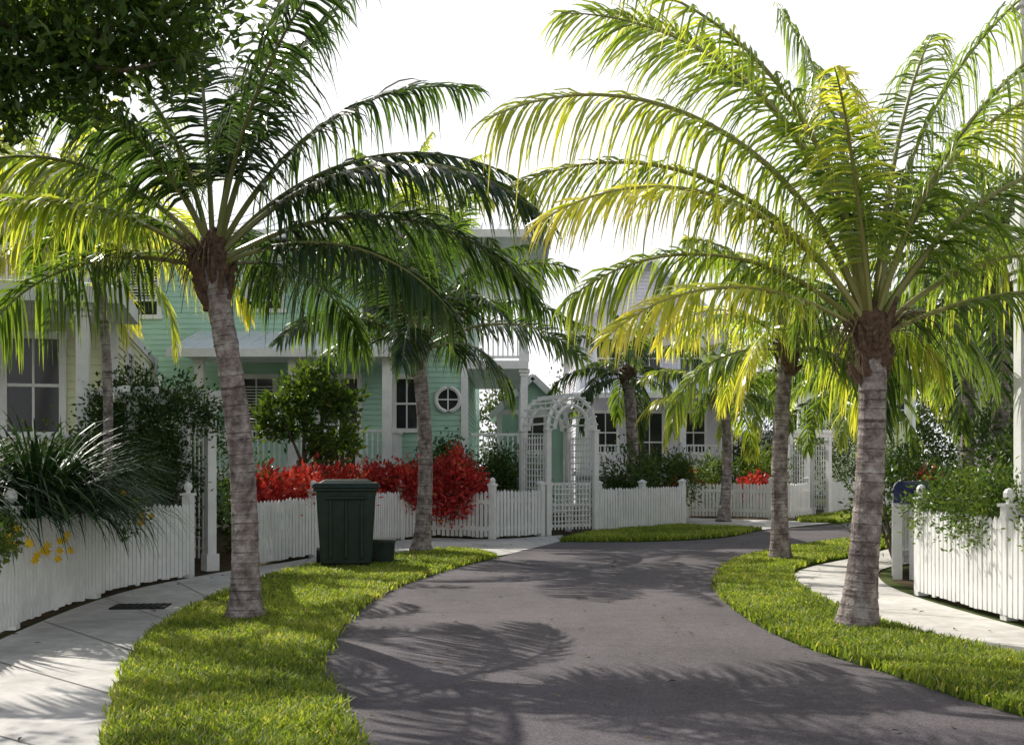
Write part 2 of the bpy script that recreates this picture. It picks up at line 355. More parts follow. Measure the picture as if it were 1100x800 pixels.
def window(tr,gl,c,w,h,face='y-',nx=2,nz=2):
    def B(dx,dz,sx,sz,pr,gg,dd):
        if face=='y-': gg.box((c[0]+dx,c[1]-pr,c[2]+dz),(sx,dd,sz))
        elif face=='x+': gg.box((c[0]+pr,c[1]+dx,c[2]+dz),(dd,sx,sz))
        else: gg.box((c[0]-pr,c[1]+dx,c[2]+dz),(dd,sx,sz))
    B(0,0,w,h,.028,gl,.03)
    B(0,h/2+.06,w+.24,.12,.04,tr,.075);B(0,-h/2-.05,w+.28,.1,.05,tr,.11)
    B(-w/2-.05,0,.1,h,.04,tr,.07);B(w/2+.05,0,.1,h,.04,tr,.07)
    for i in range(1,nx): B(-w/2+w*i/nx,0,.035,h,.045,tr,.03)
    for i in range(1,nz): B(0,-h/2+h*i/nz,w,.05,.047,tr,.03)
def column(g,x,y,z0,z1,s=.17):
    g.box((x,y,(z0+z1)/2),(s,s,z1-z0));g.box((x,y,z0+.12),(s+.07,s+.07,.24));g.box((x,y,z1-.14),(s+.05,s+.05,.05));g.box((x,y,z1-.04),(s+.1,s+.1,.08))
def railing(g,a,b,z,h=.9,sp=.12):
    a=np.array(a,float);b=np.array(b,float);L=np.linalg.norm(b-a);n=int(L/sp)
    g.beam((*a,z+h),(*b,z+h),.08,.06);g.beam((*a,z+.1),(*b,z+.1),.05,.06)
    for t in (np.arange(n)+.5)/n:
        q=a+(b-a)*t;g.box((q[0],q[1],z+.1+(h-.1)/2),(.035,.035,h-.1))
def hip(g,tr,x0,x1,y0,y1,z,rise,ov=.45):
    x0-=ov;x1+=ov;y0-=ov;y1+=ov;W,D=x1-x0,y1-y0;hd=min(W,D)/2
    if W>=D: r0,r1=(x0+hd,(y0+y1)/2),(x1-hd,(y0+y1)/2)
    else: r0,r1=((x0+x1)/2,y0+hd),((x0+x1)/2,y1-hd)
    V=[(x0,y0,z),(x1,y0,z),(x1,y1,z),(x0,y1,z),(*r0,z+rise),(*r1,z+rise)]
    g.add(V,[[0,1,5,4],[2,3,4,5]] if W>=D else [[1,2,5,4],[3,0,4,5]])
    o=g.n-6
    g.F.append(np.array([[1,2,5],[3,0,4]] if W>=D else [[0,1,4],[2,3,5]])+o);g.M.append(np.zeros(2))
    g.F.append(np.array([[3,2,1,0]])+o);g.M.append(np.zeros(1))
    sl=rise/hd
    for x in np.arange(x0+.2,x1,.42):
        m_=min(hd,x-x0,x1-x)
        for ys,s in((y0,1),(y1,-1)):
            g.beam((x,ys,z+.012),(x,ys+s*min(m_,D/2),z+.012+sl*min(m_,D/2)),.03,.035)
    for y in np.arange(y0+.2,y1,.42):
        m_=min(hd,y-y0,y1-y)
        for xs,s in((x0,1),(x1,-1)): g.beam((xs,y,z+.012),(xs+s*m_,y,z+.012+sl*m_),.03,.035)
    tr.box(((x0+x1)/2,y0,z-.09),(W+.04,.05,.18));tr.box(((x0+x1)/2,y1,z-.09),(W+.04,.05,.18))
    tr.box((x0,(y0+y1)/2,z-.092),(.05,D-.05,.175));tr.box((x1,(y0+y1)/2,z-.092),(.05,D-.05,.175))
def gable_roof(g,tr,x0,x1,y0,y1,z,rise,ov=.4,axis='y'):
    X0,X1,Y0,Y1=x0-ov,x1+ov,y0-ov,y1+ov;c=(x0+x1)/2;sl=rise/((x1-x0)/2);zz=z-sl*ov
    for s,X in((1,X0),(-1,X1)):
        V=[(X,Y0,zz),(c,Y0,z+rise),(c,Y1,z+rise),(X,Y1,zz)];V2=[(a,b,q+.08) for a,b,q in V]
        g.add(V+V2,[[0,1,2,3],[4,5,6,7],[0,1,5,4],[3,2,6,7],[0,3,7,4]])
        for y in np.arange(Y0+.2,Y1,.42): g.beam((X,y,zz+.1),(c,y,z+rise+.1),.03,.03)
        tr.beam((X,Y0-.02,zz+.0),(c,Y0-.02,z+rise),.04,.2)
def shutter(g,c,w,h,face='y-'):
    n=int(h/.07)
    for i in range(n+1):
        t=i/n;z=c[2]+h/2-t*h;out=.05+t*.35
        g.box((c[0],c[1]-out,z),(w,.05,.02))
    for sx in(-1,1): g.beam((c[0]+sx*w/2,c[1]-.05,c[2]+h/2),(c[0]+sx*w/2,c[1]-.42,c[2]-h/2),.05,.04)
    g.beam((c[0]-w/2,c[1]-.42,c[2]-h/2),(c[0]+w/2,c[1]-.42,c[2]-h/2),.05,.05)
def finish(e,wall,tr,gl,rf,wm):
    if wall: wall.obj('walls',[wm],e)
    tr.obj('trim_and_porch',[M['white']],e)
    if gl.V: gl.obj('windows',[M['glass']],e)
    if rf.V: rf.obj('roof',[M['metal']],e)

# cream house (left)
e=empty('cream_house',(-6.35,17,0),R(14));w,t,gl,rf=G(),G(),G(),G()
body(w,-9,0,0,8,0,4.0,t)
window(t,gl,(-1.15,0,2.75),.75,1.45);window(t,gl,(-3.0,0,2.75),.75,1.45);window(t,gl,(-5,0,2.75),.75,1.45)
window(t,gl,(0,2.2,2.75),.8,1.45,'x+');window(t,gl,(0,5.2,2.75),.8,1.45,'x+')
t.box((-4.4,-1.1,.95),(9.4,2.15,.12));
for x in(-.15,-2.6,-5,-7.4): column(t,x,-2.05,1.02,3.75)
for a,b in((-.15,-2.6),(-2.6,-5),(-5,-7.4)): railing(t,(a-.1,-2.05),(b+.1,-2.05),1.02)
t.box((-4.4,-1.15,3.86),(9.6,2.3,.22));railing(t,(0,-2.1),(-9,-2.1),3.98,.95);railing(t,(.2,-2.1),(.2,-.1),3.98,.95)
for x in(.1,-3,-6): column(t,x,-2.1,3.98,5.1,.14)
body(w,-9,-2.6,1.5,8,4.0,6.6,t);window(t,gl,(-4,1.5,5.3),.8,1.4);hip(rf,t,-9,-2.6,1.5,8,6.62,1.6)
rf.box((-1.3,4.6,4.04),(2.4,6.6,.06))
finish(e,w,t,gl,rf,M['cream'])

# mint house
e=empty('mint_house');w,t,gl,rf=G(),G(),G(),G()
body(w,-11,-1.15,26,35,0,6.9,t)
hip(rf,t,-11,-1.15+1.6,25.4,35,7.0,1.7,.45)
t.box((-.35,29.5,3.95),(1.5,7,.2));t.box((-.35,29.5,1.28),(1.5,7,.16))
for y in(26.2,29.5,32.8):
    column(t,.3,y,1.36,3.85);column(t,.3,y,4.05,6.85)
railing(t,(.3,26.3),(.3,32.7),4.05);railing(t,(-1.0,26.15),(.2,26.15),4.05);railing(t,(-1.0,26.15),(.2,26.15),1.36)
t.box((-5.0,24.9,1.26),(4.8,2.15,.14));
for x in(-2.8,-4.9,-7.0): column(t,x,24.0,1.33,4.0,.2)
railing(t,(-2.7,24.0),(-7.1,24.0),1.33,.95);railing(t,(-2.68,24.1),(-2.68,25.9),1.33,.95)
rf.add([(-7.6,23.5,4.05),(-2.4,23.5,4.05),(-2.4,25.97,4.75),(-7.6,25.97,4.75)],[[0,1,2,3]])
t.box((-5.0,23.52,3.98),(5.2,.05,.18));t.box((-5.0,24.7,4.0),(5.0,2.3,.04))
for x in np.arange(-7.5,-2.4,.4): rf.beam((x,23.5,4.07),(x,25.97,4.77),.03,.03)
window(t,gl,(-2.55,26,3.0),.5,1.2);window(t,gl,(-4.2,26,2.5),.9,2.2);window(t,gl,(-6.2,26,2.9),.8,1.4)
shutter(t,(-6.0,25.9,2.9),1.0,1.0);shutter(t,(-6.0,26,6.0),1.0,1.1);window(t,gl,(-6.0,26,5.9),.8,1.2)
window(t,gl,(-3.2,26,5.8),.8,1.3);window(t,gl,(-9,26,5.8),.8,1.3);window(t,gl,(-9,26,2.9),.8,1.3)
shutter(t,(-9,26,6.0),1.0,1.1)
c=(-1.55,25.93,3.1);P=[(c[0]+math.cos(a)*.29,c[1],c[2]+math.sin(a)*.29) for a in np.linspace(0,2*math.pi,25)];t.tube(P,.055,6,cap=False)
gl.add([(c[0],c[1]+.02,c[2])]+[(c[0]+math.cos(a)*.28,c[1]+.02,c[2]+math.sin(a)*.28) for a in np.linspace(0,2*math.pi,25)],[[0,i,i+1] for i in range(1,25)])
t.box((c[0],c[1],c[2]),(.54,.03,.03));t.box((c[0],c[1],c[2]),(.03,.033,.54))
finish(e,w,t,gl,rf,M['mint'])
e=empty('mint_cottage');w,t,gl,rf=G(),G(),G(),G()
body(w,-.4,1.7,34,39,0,3.3,t);gable(w,(-.4,34),(1.7,34),3.3,4.3);gable_roof(rf,t,-.4,1.7,34,39,3.3,1.0,.3)
window(t,gl,(.65,34,2.5),.7,1.1);finish(e,w,t,gl,rf,M['mint'])
e=empty('pale_house');w,t,gl,rf=G(),G(),G(),G()
body(w,2.4,7.6,39,48,0,6.6,t);gable(w,(2.4,39),(7.6,39),6.6,9.0);gable_roof(rf,t,2.4,7.6,39,48,6.6,2.4,.5)
for x in(3.5,5.0,6.5): window(t,gl,(x,39,5.4),.75,1.4)
window(t,gl,(3.4,39,2.7),.8,1.4);window(t,gl,(6.6,39,2.7),.8,1.4);window(t,gl,(5.0,39,2.35),.9,2.1)
t.box((5,37.9,1.22),(5.6,2.2,.16))
for x in(2.5,4.1,5.9,7.5): column(t,x,37,1.3,3.9,.2)
railing(t,(2.5,37),(4.0,37),1.3);railing(t,(6.0,37),(7.5,37),1.3)
hip(rf,t,2.5,7.5,37,39.0,4.0,.7,.35)
for i in range(7): t.box((5.0,36.7-i*.28,1.1-i*.17),(1.7,.3,.06));
t.beam((4.1,36.9,2.2),(4.1,35.0,1.0),.07,.07);t.beam((5.9,36.9,2.2),(5.9,35.0,1.0),.07,.07)
finish(e,w,t,gl,rf,M['lilac'])
for nm,x0,x1,y,z,rise,mt in(('far_cottage',9.5,13.6,52,3.1,1.2,'lilac'),('far_cottage',15,21,56,5.6,1.8,'cream'),('far_cottage',22,27,40,5.6,1.8,'mint')):
    e=empty(nm);w,t,gl,rf=G(),G(),G(),G();body(w,x0,x1,y,y+6,0,z,t)
    for x in np.linspace(x0+.9,x1-.9,3): window(t,gl,(x,y,z-1.2),.8,1.2)
    hip(rf,t,x0,x1,y,y+6,z+.1,rise);finish(e,w,t,gl,rf,M[mt])
# right house with two-level porch, ends beside the street palm
e=empty('porch_house');w,t,gl,rf=G(),G(),G(),G()
body(w,7.6,15,3.6,10.9,0,6.3,t)
for y in(5.6,8.2,10.85):
    x=5.2+max(0,(8.2-y)*.28)
    column(t,x,y,1.0,3.55,.16);column(t,x,y,3.8,6.2,.14)
P2=[(5.12,10.95),(5.12,8.1),(5.85,5.4),(7.6,5.4),(7.6,10.95)]
for z,th in((.92,.14),(3.67,.22),(6.28,.2)):
    n=len(P2);V=[(a,b,z-th/2) for a,b in P2]+[(a,b,z+th/2) for a,b in P2]
    t.F.append(np.array([list(range(n-1,-1,-1)),list(range(n,2*n))])+t.n);t.M.append(np.zeros(2))
    i=np.arange(n);t.add(V,np.stack([i,(i+1)%n,(i+1)%n+n,i+n],1))
for z in(.99,3.78):
    railing(t,(5.2,8.3),(5.2,10.75),z);railing(t,(5.3,10.85),(7.5,10.85),z);railing(t,(5.9,5.7),(5.22,8.1),z)
hip(rf,t,7.6,15,3.6,10.9,6.4,1.6,.3)
for y in(5.2,7.4,9.5): window(t,gl,(7.6,y,2.4),.9,1.6,'x-');window(t,gl,(7.6,y,5.1),.9,1.6,'x-')
finish(e,w,t,gl,rf,M['lilac'])
# white two-storey house deeper on the right
e=empty('white_house',(11.5,27,0),R(-30));w,t,gl,rf=G(),G(),G(),G()
body(w,0,8,0,7,0,6.4,t);hip(rf,t,0,8,-2,7,6.5,1.8,.4)
t.box((4,-1.1,1.0),(8,2.1,.15));t.box((4,-1.1,3.7),(8,2.1,.2))
for x in(.1,2.7,5.3,7.9): column(t,x,-2.05,1.08,3.6);column(t,x,-2.05,3.8,6.3)
railing(t,(.2,-2.05),(7.8,-2.05),3.8);railing(t,(.2,-2.05),(2.6,-2.05),1.08);railing(t,(5.4,-2.05),(7.8,-2.05),1.08)
for x in(1.4,4,6.6): window(t,gl,(x,0,2.5),.8,1.5);window(t,gl,(x,0,5.2),.8,1.5)
finish(e,w,t,gl,rf,M['lilac'])

# ------------------------------------------------------------ bins, mailbox
e=empty('trash_bin',(-2.42,15.65,.02),R(8));g=G()
g.box((0,0,.6),(.72,.66,1.06),0,0,1.18)
g.box((0,0,1.14),(.92,.84,.06));g.box((0,-.01,1.2),(.98,.9,.07),0,0,.93);g.box((0,-.01,1.255),(.78,.7,.05),0,0,.8)
for x in(-.22,0,.22): g.box((x,-.37,.6),(.05,.06,.9))
g.box((0,-.42,1.02),(.6,.05,.05));g.box((0,.44,1.1),(.7,.06,.06))
for x in(-.2,.2): g.box((x,.42,1.12),(.05,.12,.05))
o=g.obj('body',[M['dark']],e);b=o.modifiers.new('bevel','BEVEL');b.width=.018;b.segments=2
g=G()
for x in(-.4,.4): g.tube([(x-.04,.28,.13),(x+.04,.28,.13)],.14,16)
g.tube([(-.4,.28,.13),(.4,.28,.13)],.02,8);g.box((0,-.2,.05),(.5,.1,.1));g.obj('wheels',[M['rubber']],e)
e=empty('recycling_crate',(-1.93,16.1,.03),R(5));g=G()
g.box((0,0,.17),(.3,.42,.32),0,0,1.12);g.box((0,0,.345),(.37,.5,.03));g.box((0,0,.365),(.31,.44,.012),0,0,1.0);g.obj('crate',[M['dark']],e)
e=empty('mailbox',(5.3,14.1,0),R(-60));g=G();g.box((0,0,.5),(.09,.09,1.0));g.box((0,0,.98),(.2,.4,.03));g.obj('post',[M['white']],e)
g=G()
prof=[(-.13,-.16)]+[(-math.cos(a)*.13,math.sin(a)*.13) for a in np.linspace(0,math.pi,9)]+[(.13,-.16)]
n=len(prof);V=[(a,y,1.17+b) for y in(-.25,.25) for a,b in prof];i=np.arange(n)
g.add(V,np.stack([i,(i+1)%n,(i+1)%n+n,i+n],1));g.F.append(np.array([list(range(n))]));g.M.append(np.zeros(1));g.F.append(np.array([list(range(2*n-1,n-1,-1))]));g.M.append(np.zeros(1))
g.box((.14,.05,1.2),(.012,.03,.14));g.box((0,-.26,1.17),(.05,.02,.03));g.obj('box',[M['navy']],e)

# ------------------------------------------------------------ palms
def frond(g,b,az,el,L,bend,roll,tint,r,nl=72,curve=0,droop=.5,wid=.019):
    n=22;s=np.linspace(0,1,n);el_=R(el)-R(bend)*s**1.25;a=R(az)+R(curve)*s
    D=np.c_[np.cos(el_)*np.cos(a),np.cos(el_)*np.sin(a),np.sin(el_)]
    P=np.array(b)+np.vstack([[0,0,0],np.cumsum(D[:-1],0)*L/(n-1)])
    g.tube(P,.028*(1-s)**.8*L/3.5+.004,5,1,.25+.6*tint,cap=False)
    q=np.repeat(np.linspace(.2,.995,nl),2);q=np.clip(q+r.normal(0,.005,len(q)),.1,1);sd=np.tile([1,-1],nl)
    keep=(r.random(len(q))>.09)
    for gq in r.uniform(.25,1,5): keep&=~((np.abs(q-gq)<r.uniform(.006,.018))&(sd==(1 if r.random()>.5 else -1)))
    q=q[keep];sd=sd[keep]
    ip=lambda A:np.stack([np.interp(q,s,A[:,k]) for k in range(3)],1)
    p=ip(P);T=ip(D);T/=np.linalg.norm(T,axis=1)[:,None]
    hz=np.array([math.sin(R(az)),-math.cos(R(az)),0.]);S0=np.tile(hz,(len(q),1))
    N=np.cross(S0,T);N/=np.linalg.norm(N,axis=1)[:,None]
    ro=(R(roll)*(.3+q))[:,None];SS=np.cos(ro)*S0+np.sin(ro)*N;N2=-np.sin(ro)*S0+np.cos(ro)*N
    fa=(R(80)-R(46)*q**1.3+r.normal(0,.08,len(q)))[:,None]
    ll=(.25*L*np.clip(np.sin(np.pi*(.14+.8*q)),0.05,1)**.65*r.uniform(.78,1.1,len(q)))[:,None]
    d=SS*sd[:,None]*np.sin(fa)+T*np.cos(fa)+N2*.12+r.normal(0,.07,(len(q),3));d/=np.linalg.norm(d,axis=1)[:,None]
    W=T-(T*d).sum(1)[:,None]*d;W/=np.linalg.norm(W,axis=1)[:,None];X=np.cross(d,W)
    tw=r.normal(.3,.5,len(q))[:,None]*sd[:,None];W=np.cos(tw)*W+np.sin(tw)*X
    dr=(droop*r.uniform(.55,1.4,len(q)))[:,None];sec=[]
    for t,wf in((0,.5),(.22,1),(.48,.95),(.75,.65),(1,.05)):
        c=p+d*ll*(t-.38*np.minimum(dr,1.1)*t*t)+np.array([0,0,-1.])*ll*dr*(t**1.8)*.85
        sec+= [c-W*wid*wf,c+W*wid*wf]
    V=np.stack(sec,1).reshape(-1,3);i=np.arange(len(q))[:,None]*10
    F=np.concatenate([i+np.array([[k,k+1,k+3,k+2]]) for k in(0,2,4,6)])
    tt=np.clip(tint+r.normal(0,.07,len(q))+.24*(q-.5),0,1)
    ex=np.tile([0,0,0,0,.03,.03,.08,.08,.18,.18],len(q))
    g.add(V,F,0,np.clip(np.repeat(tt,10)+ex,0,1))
def palm(basep,top,fronds=None,n=20,L=3.0,seed=1,r0=.17,nl=60,wid=.019,tint=(.15,.6),name='coconut_palm',boots=14,sway=.1,eltop=86,elrange=100,dr=(.5,1.1)):
    r=np.random.default_rng(seed);g=G();b=np.array(basep,float);t=np.array(top,float);H=t[2]
    k=int(H/.02);s=np.linspace(0,1,k);z=s*H
    P=b+(t-b)*s[:,None];P[:,0]+=sway*np.sin(s*np.pi);P[:,1]+=sway*.6*np.sin(s*np.pi*1.3)
    ed=np.r_[0,np.cumsum(r.uniform(.045,.12,200))];ix=np.searchsorted(ed,z,side='right')-1;ph=(z-ed[ix])/(ed[ix+1]-ed[ix])
    rad=r0*(.62+.5*np.exp(-z/.22)+.1*(1-s))*(1+.035*(1-ph)+r.normal(0,.012,201)[ix]) + r.normal(0,.0015,k)
    K=20;g.tube(P,rad,K,2,np.repeat(np.where(ph<.2,.05,ph*.6+.3),K)+r.normal(0,.08,k*K),cap=True)
    hz=np.linspace(-.4,.4,14);hr=(r0*.62)*(1+.38*np.exp(-((hz-.02)/.22)**2))*r.uniform(.9,1.08,14);hr[-1]*=.3;hr[-2]*=.6
    g.tube([t+np.array([0,0,q]) for q in hz],hr,10,3)
    for i in range(boots):
        a=r.random()*6.283;z0=r.uniform(-.35,.1);ln=r.uniform(.12,.34);o=np.array([math.cos(a),math.sin(a),0])
        p0=t+o*r0*.6+[0,0,z0];up=r.uniform(.4,2.2)
        Q=[p0,p0+o*ln*.3+np.array([0,0,ln*.4*up]),p0+o*ln*.5+np.array([0,0,ln*.75*up])]
        g.tube(Q,[r0*.26,r0*.17,r0*.08],6,3)
    for i in range(boots//3):
        a=r.random()*6.283;o=np.array([math.cos(a),math.sin(a),0]);p0=t+o*.1+[0,0,.1];ln=r.uniform(.35,.7)
        for kx in range(9):
            v=o+r.normal(0,.3,3);Q=[p0,p0+v*ln*.3+[0,0,.1],p0+v*ln*.5+np.array([0,0,-.05]),p0+v*ln*.6+np.array([0,0,-.35*ln*2*r.random()])]
            g.tube(Q,[.008,.006,.005,.003],3,3,cap=False)
    c=t+np.array([0,0,.12])
    if fronds is None:
        fronds=[]
        for i in range(n):
            u=i/(n-1);fronds.append((i*137.5+r.uniform(-15,15)+seed*40,eltop-elrange*u**1.05+r.uniform(-6,6),L*r.uniform(.82,1.05)*(.75+.25*min(1,u*3)),45+45*min(1,u*1.5)+r.uniform(-10,15)))
    for f in fronds:
        az,el,LL,bd=f[:4];ti=f[4] if len(f)>4 else r.uniform(*tint)
        o=np.array([math.cos(R(az)),math.sin(R(az)),0])*.06
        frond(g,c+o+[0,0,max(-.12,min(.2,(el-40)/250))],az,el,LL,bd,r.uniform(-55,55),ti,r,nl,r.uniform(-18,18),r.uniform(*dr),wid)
    return g.obj(name,[M['palm'],M['rachis'],M['trunk'],M['fiber']])
# near right palm
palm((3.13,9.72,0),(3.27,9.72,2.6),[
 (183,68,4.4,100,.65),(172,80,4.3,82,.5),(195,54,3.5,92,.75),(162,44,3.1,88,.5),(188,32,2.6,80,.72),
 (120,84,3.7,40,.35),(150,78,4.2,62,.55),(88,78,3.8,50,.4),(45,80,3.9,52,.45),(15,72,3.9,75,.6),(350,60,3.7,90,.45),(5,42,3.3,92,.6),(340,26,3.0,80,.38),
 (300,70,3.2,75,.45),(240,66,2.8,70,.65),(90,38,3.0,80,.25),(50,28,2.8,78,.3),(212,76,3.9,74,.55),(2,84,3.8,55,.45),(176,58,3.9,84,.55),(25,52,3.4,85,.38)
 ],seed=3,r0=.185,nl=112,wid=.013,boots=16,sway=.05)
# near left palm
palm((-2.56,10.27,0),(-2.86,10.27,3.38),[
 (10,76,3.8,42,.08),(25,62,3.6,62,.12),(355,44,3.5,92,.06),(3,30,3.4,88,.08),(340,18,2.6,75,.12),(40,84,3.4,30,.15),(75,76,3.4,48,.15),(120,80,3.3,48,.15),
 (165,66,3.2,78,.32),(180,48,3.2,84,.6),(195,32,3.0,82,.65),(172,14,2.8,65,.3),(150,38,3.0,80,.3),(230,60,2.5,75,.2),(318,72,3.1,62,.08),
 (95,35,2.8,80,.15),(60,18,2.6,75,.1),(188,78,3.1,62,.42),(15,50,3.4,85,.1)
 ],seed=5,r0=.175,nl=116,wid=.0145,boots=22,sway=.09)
palm((-1.55,18.2,0),(-1.6,18.2,3.4),[(i*137.5+40,86-66*(i/21)**.95,3.0+.3*math.sin(i*2.1),42+38*min(1,i/8),(.03,.14,.3,.06)[i%4]) for i in range(22)],seed=11,r0=.18,nl=90,wid=.018,dr=(.4,.9))
palm((4.19,16.7,0),(4.3,16.7,3.3),n=18,L=2.8,seed=21,r0=.18,nl=80,wid=.018,tint=(.35,.8),sway=-.08,elrange=88)
palm((5.67,28.7,0),(5.68,28.7,3.2),n=17,L=2.5,seed=31,r0=.19,nl=56,wid=.025,tint=(.3,.7),elrange=85)
palm((3.5,31.5,0),(3.4,31.5,4.1),n=22,L=2.7,seed=41,r0=.26,nl=56,wid=.026,tint=(.05,.4))
palm((11.8,36,0),(11.7,36,3.8),n=20,L=3.2,seed=51,r0=.2,nl=50,wid=.03,tint=(.25,.55))
palm((7.9,24.4,0),(8.1,24.4,3.6),n=19,L=3.0,seed=61,r0=.18,nl=60,wid=.022,tint=(.2,.6),elrange=90)
palm((-5.35,13.8,0),(-5.3,13.8,4.1),n=12,L=2.2,seed=71,r0=.09,nl=60,wid=.018,tint=(.3,.75),elrange=70)
palm((-2.0,24.6,0),(-2.4,24.8,6.9),n=18,L=2.6,seed=82,r0=.15,nl=60,wid=.022,tint=(.25,.7),elrange=80)
palm((-9.2,19.5,0),(-8.4,19.5,5.6),n=20,L=3.4,seed=91,r0=.17,nl=60,wid=.023,tint=(.4,.8))
palm((8.6,20.5,0),(8.7,20.5,4.3),n=19,L=3.2,seed=101,r0=.18,nl=62,wid=.022,tint=(.1,.5))
palm((6.9,15.4,0),(7.0,15.4,4.2),n=19,L=3.0,seed=131,r0=.18,nl=70,wid=.018,tint=(.05,.45))
palm((9.4,36.5,0),(9.2,36.5,4.6),n=20,L=3.2,seed=111,r0=.24,nl=48,wid=.03,tint=(.25,.65))
palm((15.5,34,0),(15.2,34,6.0),n=20,L=3.4,seed=121,r0=.2,nl=48,wid=.03,tint=(.2,.55))
palm((11.8,22,0),(11.5,22,5.4),n=20,L=3.4,seed=141,r0=.2,nl=60,wid=.023,tint=(.1,.45))

# ------------------------------------------------------------ shrubs & trees
def clump(g,c,rad,n,ls,r,K=26,mat=0,trange=(.1,.9),wr=.45,up=.3):
    c=np.array(c,float);rad=np.array(rad,float)
    d=r.normal(size=(K,3));d/=np.linalg.norm(d,axis=1)[:,None];cc=d*rad*r.uniform(.45,1.0,(K,1))
    k=r.integers(0,K,n);sp=rad.mean()*.27
    off=r.normal(size=(n,3))*sp*.75
    P=c+cc[k]+off;P[:,2]=np.maximum(P[:,2],.03)
    out=(P-c)/rad;out/=np.linalg.norm(out,axis=1)[:,None]+1e-6
    D=out*.6+r.normal(0,.6,(n,3));D[:,2]+=up
    N=out*.5+r.normal(0,.6,(n,3))+[0,0,.5]
    ti=np.clip(trange[0]+(trange[1]-trange[0])*(r.random(K)[k]*.55+.45*r.random(n)),0,1)
    g.leaves(P,D,N,ls*r.uniform(.6,1.3,n),ls*wr*r.uniform(.7,1.2,n),mat,ti)
def shrub(name,blobs,ls=.1,mat='leaf',seed=0,wr=.45,tr=(.1,.9),stems=True,up=.3,dens=1,K=26):
    r=np.random.default_rng(seed);g=G()
    for c,rad,n in blobs:
        clump(g,c,rad,int(n*dens),ls,r,mat=0,trange=tr,wr=wr,up=up,K=K)
        if stems:
            for i in range(5):
                a=r.random()*6.28;q=np.array([c[0]+math.cos(a)*rad[0]*.5,c[1]+math.sin(a)*rad[1]*.5,c[2]])
                g.tube([(c[0],c[1],-.02),((c[0]+q[0])/2,(c[1]+q[1])/2,c[2]*.5),q],[.025,.018,.008],5,1,cap=False)
    return g.obj(name,[M[mat],M['bark']])
def tree(name,b,top,blobs,seed,ls=.13,mat='leaf',r0=.12,tr=(.1,.9)):
    r=np.random.default_rng(seed);g=G();b=np.array(b,float);top=np.array(top,float)
    s=np.linspace(0,1,12)[:,None];P=b+(top-b)*s+np.c_[.08*np.sin(s*5),.06*np.cos(s*4),0*s];g.tube(P,r0*(1-.55*s[:,0])+.06*np.exp(-s[:,0]*14),10,1)
    for c,rad,n in blobs:
        c=np.array(c,float);m_=(top+c)/2+r.normal(0,.12,3);g.tube([top-[0,0,.1],m_,c],[r0*.4,r0*.25,r0*.1],7,1,cap=False)
        for i in range(6):
            q=c+r.normal(0,.45,3)*np.array(rad);g.tube([m_*.4+c*.6,(m_+q)/2*.5+q*.5,q],[r0*.15,r0*.1,.006],5,1,cap=False)
        clump(g,c,rad,n,ls,r,K=30,trange=tr)
    return g.obj(name,[M[mat],M['bark']])
tree('broadleaf_tree',(-7.2,8.6,0),(-6.4,8.6,4.0),[((-4.1,8.2,4.65),(1.05,.8,.5),3400),((-3.1,8.3,4.9),(.8,.7,.42),2300),((-5.1,8.3,4.6),(1.0,.9,.6),3200),((-3.5,8.6,5.5),(1.6,1.1,.5),3600),((-5.5,8.6,5.8),(1.8,1.3,.8),3600),((-6.8,8.8,5.5),(1.5,1.5,1.0),2600)],1,.12,r0=.2,tr=(.1,1))
tree('small_broadleaf_tree',(-3.95,20.0,0),(-3.9,20,1.6),[((-4.3,20,2.4),(.5,.5,.4),800),((-3.4,20,2.0),(.5,.5,.4),800),((-3.8,20.1,2.95),(.6,.5,.45),800),((-3.2,19.9,2.7),(.4,.4,.3),450)],2,.17,r0=.09,tr=(.3,1))
shrub('flowering_vine',[((-5.0,14.8,2.25),(.85,.65,.5),5200),((-5.35,14.6,1.4),(.6,.5,.85),4600),((-4.9,15.3,1.2),(.4,.4,.9),2000),((-5.7,14.6,1.3),(.4,.5,.6),2000)],.08,seed=3,tr=(0,.65))
shrub('croton_hedge',[((-3.9,17.6,.92),(.5,.55,.5),2500),((-3.6,18.4,.92),(.45,.5,.5),2200),((-3.45,19.3,.92),(.45,.5,.5),2300),((-3.2,20.6,.95),(.5,.6,.5),2700),((-2.6,22.0,1.0),(.6,.5,.55),2700),((-1.75,22.7,1.0),(.5,.4,.6),2300),((-1.1,22.25,.98),(.6,.42,.66),5200),((-2.2,21.9,.95),(.35,.3,.5),1700)],.125,'croton',5,.5,(.08,1),up=.35,K=70)
shrub('croton_bush',[((7.1,31.4,.8),(.5,.4,.5),900),((5.2,32,.8),(.5,.4,.5),900)],.15,'croton',6,.45,(0,1),up=.35,K=40)
shrub('croton_bush',[((7.2,18.6,1.0),(.35,.35,.4),900)],.12,'croton',8,.5,(0,.9),up=.35,K=40)
shrub('green_bush',[((-1.4,24.6,1.2),(.9,.7,.8),3200),((-.1,24.6,1.1),(.9,.7,.8),3400),((.2,25.4,1.3),(.6,.6,.6),1500)],.11,seed=9)
shrub('green_bush',[((3.0,27.3,1.2),(.9,.7,.8),2800),((4.4,29,1.1),(1,.8,.7),2800)],.12,seed=10)
shrub('green_bush',[((5.9,32.3,1.1),(.9,.7,.6),2200),((7.5,32.2,1.3),(.8,.7,.8),2200),((8.0,33.5,1.1),(.7,.7,.8),1400)],.13,seed=12,tr=(.4,1))
shrub('green_bush',[((-6.2,13.6,1.0),(.8,.9,.9),3200),((-6.9,12.2,1.0),(.9,.9,.8),2800),((-7.8,13.8,1.0),(.9,.7,.7),1800)],.09,seed=13)
